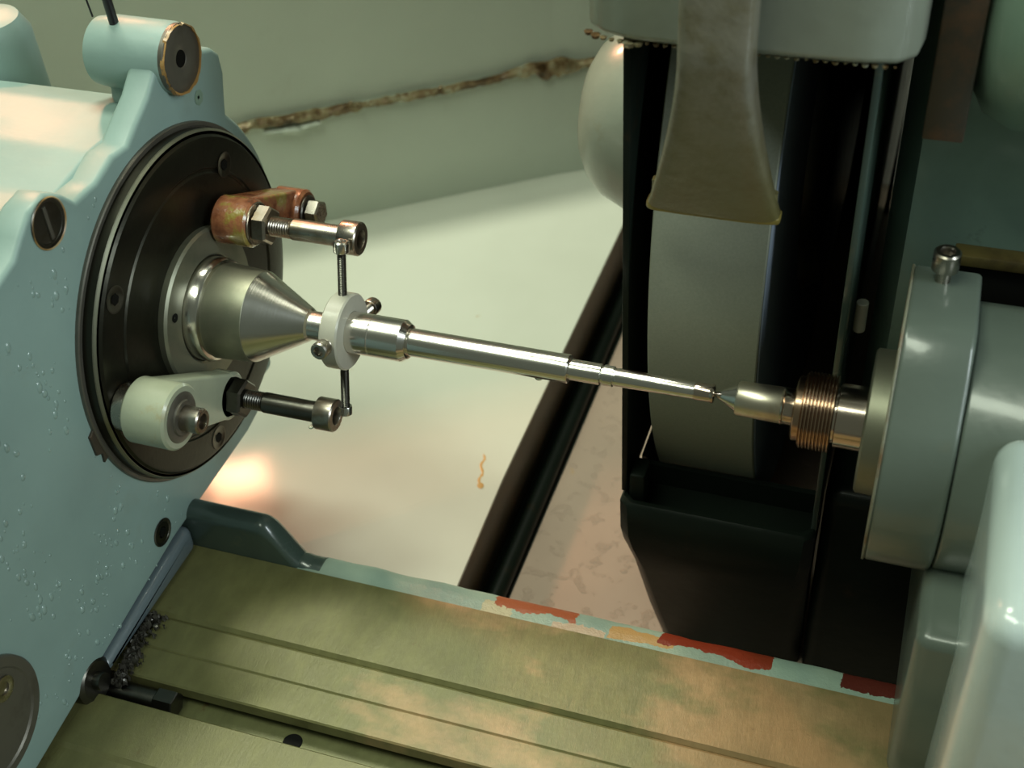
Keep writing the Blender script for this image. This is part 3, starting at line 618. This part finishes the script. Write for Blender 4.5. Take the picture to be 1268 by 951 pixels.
# lower casting: tapering trough
bm = bmesh.new()
def ringv(z, x0, x1, y0, y1, c=.7):
    return [bm.verts.new((x, y, z)) for x, y in ((x0, y0 + c), (x0 + c, y0), (x1 - c, y0), (x1, y0 + c), (x1, y1), (x0, y1))]
lv = [ringv(-25.2, 15.2, 23.6, 4.6, 7.0, 1.2), ringv(-21.6, 14.5, 23.6, 4.0, 7.0, 1.0), ringv(-17.2, 13.75, 23.6, 3.4, 7.0, .8), ringv(-15.2, 13.15, 23.6, 3.15, 7.0, .7), ringv(-14.2, 13.0, 23.65, 3.1, 7.0, .6), ringv(-11.9, 13.0, 23.65, 3.1, 7.0, .5),
      ringv(-11.7, 13.15, 23.5, 3.3, 6.9, .5), ringv(-11.75, 13.35, 23.3, 3.6, 6.6, .4), ringv(-13.2, 13.4, 23.25, 3.7, 6.6, .4)]
for A, Bq in zip(lv, lv[1:]):
    for k in range(6): bm.faces.new((A[k], A[(k + 1) % 6], Bq[(k + 1) % 6], Bq[k]))
bm.faces.new(lv[0]); bm.faces.new(lv[-1])
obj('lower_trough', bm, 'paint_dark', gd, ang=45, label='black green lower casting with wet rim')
obj('trough_block', box(13.4, 14.3, 3.9, 5.4, -13.0, -10.2, .2), 'paint_dark', gd)
# painted cover above
cov = [(11.75, 3.4), (12.0, 2.4), (12.8, 1.7), (14.0, 1.35), (18, 1.2), (22.5, 1.2), (24.3, 1.5), (24.95, 2.2), (25.1, 3.4), (25.1, 60), (11.75, 60)]
obj('top_cover', prism(cov, 16.35, 40, .35, 3, axis='z'), 'paint_plain', gd, ang=50, label='grey green painted cover above the wheel')
bm = bmesh.new()
for i in range(34):
    t = i / 33; x = 12.0 + t * 12.2; y = 1.45 + 1.2 * max(0, (13.6 - x) / 1.8) ** 2 * .6; s = random.uniform(.06, .2) * (1.6 if x < 15 else .8)
    lathe([(0, 0), (0, s), (s * .7, s * .7), (s, 0)], (x, y + .15, 16.28), (0, 0, -1), 7, bm)
o = obj('paint_crumbs', bm, 'tape', gd, smooth=False); o['kind'] = 'stuff'
# hub dome on the left of the guard
obj('hub_dome', lathe([(6.7, 0), (6.72, 1.8), (6.95, 3.0), (7.5, 4.0), (8.4, 4.8), (9.6, 5.35), (11.2, 5.7), (13.0, 5.8), (13.0, 0)], (0, 20.0, 2.6), (1, 0, 0), 96), 'paint_plain', gd, ang=60, label='rounded pinkish lit dome on the left side')

nz = thing('coolant_nozzle', 'flared olive coolant nozzle hanging in front of the grinding wheel', 'coolant nozzle', (17.5, 1.4, 9))
bm = bmesh.new(); rows = []
for i in range(29):
    t = i / 28; z = 8.75 + t * 15
    tt = min(1, max(0, (z - 8.75) / 8.5)); e = 1 - (1 - tt) ** 1.5
    hw = 2.88 * (1 - e) + 1.42 * e; cx = 17.56 + .27 * tt; th = .52 * (1 - e) + .95 * e; cy = 1.9 - 2.6 * tt
    if z < 9.1: hw += .02
    sec = []
    for k in range(40):
        an = 2 * PI * k / 40; p = 5.0
        cxn = math.copysign(abs(math.cos(an)) ** (2 / p), math.cos(an)); sn = math.copysign(abs(math.sin(an)) ** (2 / p), math.sin(an))
        sec.append(bm.verts.new((cx + hw * cxn, cy + th * sn - .10 * (1 - abs(cxn) ** 3) * (1 - e), z + .0)))
    rows.append(sec)
for A, Bq in zip(rows, rows[1:]):
    for k in range(40): bm.faces.new((A[k], A[(k + 1) % 40], Bq[(k + 1) % 40], Bq[k]))
bm.faces.new(rows[-1])
inner = [bm.verts.new(((v.co.x - 17.56) * .93 + 17.56, (v.co.y - 1.9) * .55 + 1.9, v.co.z + .0)) for v in rows[0]]
deep = [bm.verts.new((v.co.x, v.co.y, v.co.z + 1.2)) for v in inner]
for k in range(40):
    bm.faces.new((rows[0][k], rows[0][(k + 1) % 40], inner[(k + 1) % 40], inner[k])); bm.faces.new((inner[k], inner[(k + 1) % 40], deep[(k + 1) % 40], deep[k]))
bm.faces.new(deep)
obj('flared_mouth', bm, 'nozzle', nz, ang=50)
bm = bmesh.new(); secs = []
for z, g_ in ((8.66, .0), (8.62, .02), (8.68, .05), (8.88, .05), (8.95, .0)):
    r_ = []
    for k in range(40):
        an = 2 * PI * k / 40; p = 5.0
        cxn = math.copysign(abs(math.cos(an)) ** (2 / p), math.cos(an)); sn = math.copysign(abs(math.sin(an)) ** (2 / p), math.sin(an))
        r_.append(bm.verts.new((17.56 + (2.86 + g_) * cxn, 1.9 + (.52 + g_) * sn, z + .04 * noise.noise(Vector((cxn * 4, sn, 2))))))
    secs.append(r_)
for A, Bq in zip(secs, secs[1:]):
    for k in range(40): bm.faces.new((A[k], A[(k + 1) % 40], Bq[(k + 1) % 40], Bq[k]))
obj('mouth_lip', bm, 'nozzle_lip', nz, label='yellowish worn lip')

wh = thing('wheelhead', 'dark green wheelhead body in shadow behind the tailstock', 'wheelhead', (36, 30, -25))
obj('front_panel', prism([(24.6, 12), (24.6, 58), (60, 58), (60, 10.0), (25.6, 10.0)], -25.2, 24, .2, 2, axis='z'), 'paint_shade', wh)
obj('lower_body', box(23.8, 60, 4.6, 12, -25.2, -9.5, .8, 3), 'paint_dark', wh)
obj('bracket', box(25.55, 27.2, 4.2, 10.2, 11.9, 34, .12), 'rub', wh, label='dark rusty upright bracket')
obj('round_housing', lathe([(27.15, 0), (27.2, 4.6), (27.8, 5.6), (29.0, 6.2), (60, 6.6), (60, 0)], (0, 9.4, 17.0), (1, 0, 0), 72), 'paint_shade', wh, ang=60, label='rounded teal housing at the top right')
obj('deflector_bar', box(27.8, 60, 5.8, 6.8, 4.92, 5.5, .08), 'bar', wh, label='yellowish brown deflector bar behind the tailstock')
obj('bar_shade_strip', box(28.0, 60, 6.2, 6.8, 2.2, 4.9, .1), 'black', wh)  # black sheet stands in for the shadow gap under the bar
obj('white_stub', rod((24.15, 7.0, -.4), (24.15, 7.0, 1.3), .3), 'ringpaint', wh, label='small white stub beside the guard')
bm = bmesh.new(); obj('overhead_body', box(25.2, 60, 8, 60, 24, 46, 1.0), 'paint_shade', wh)
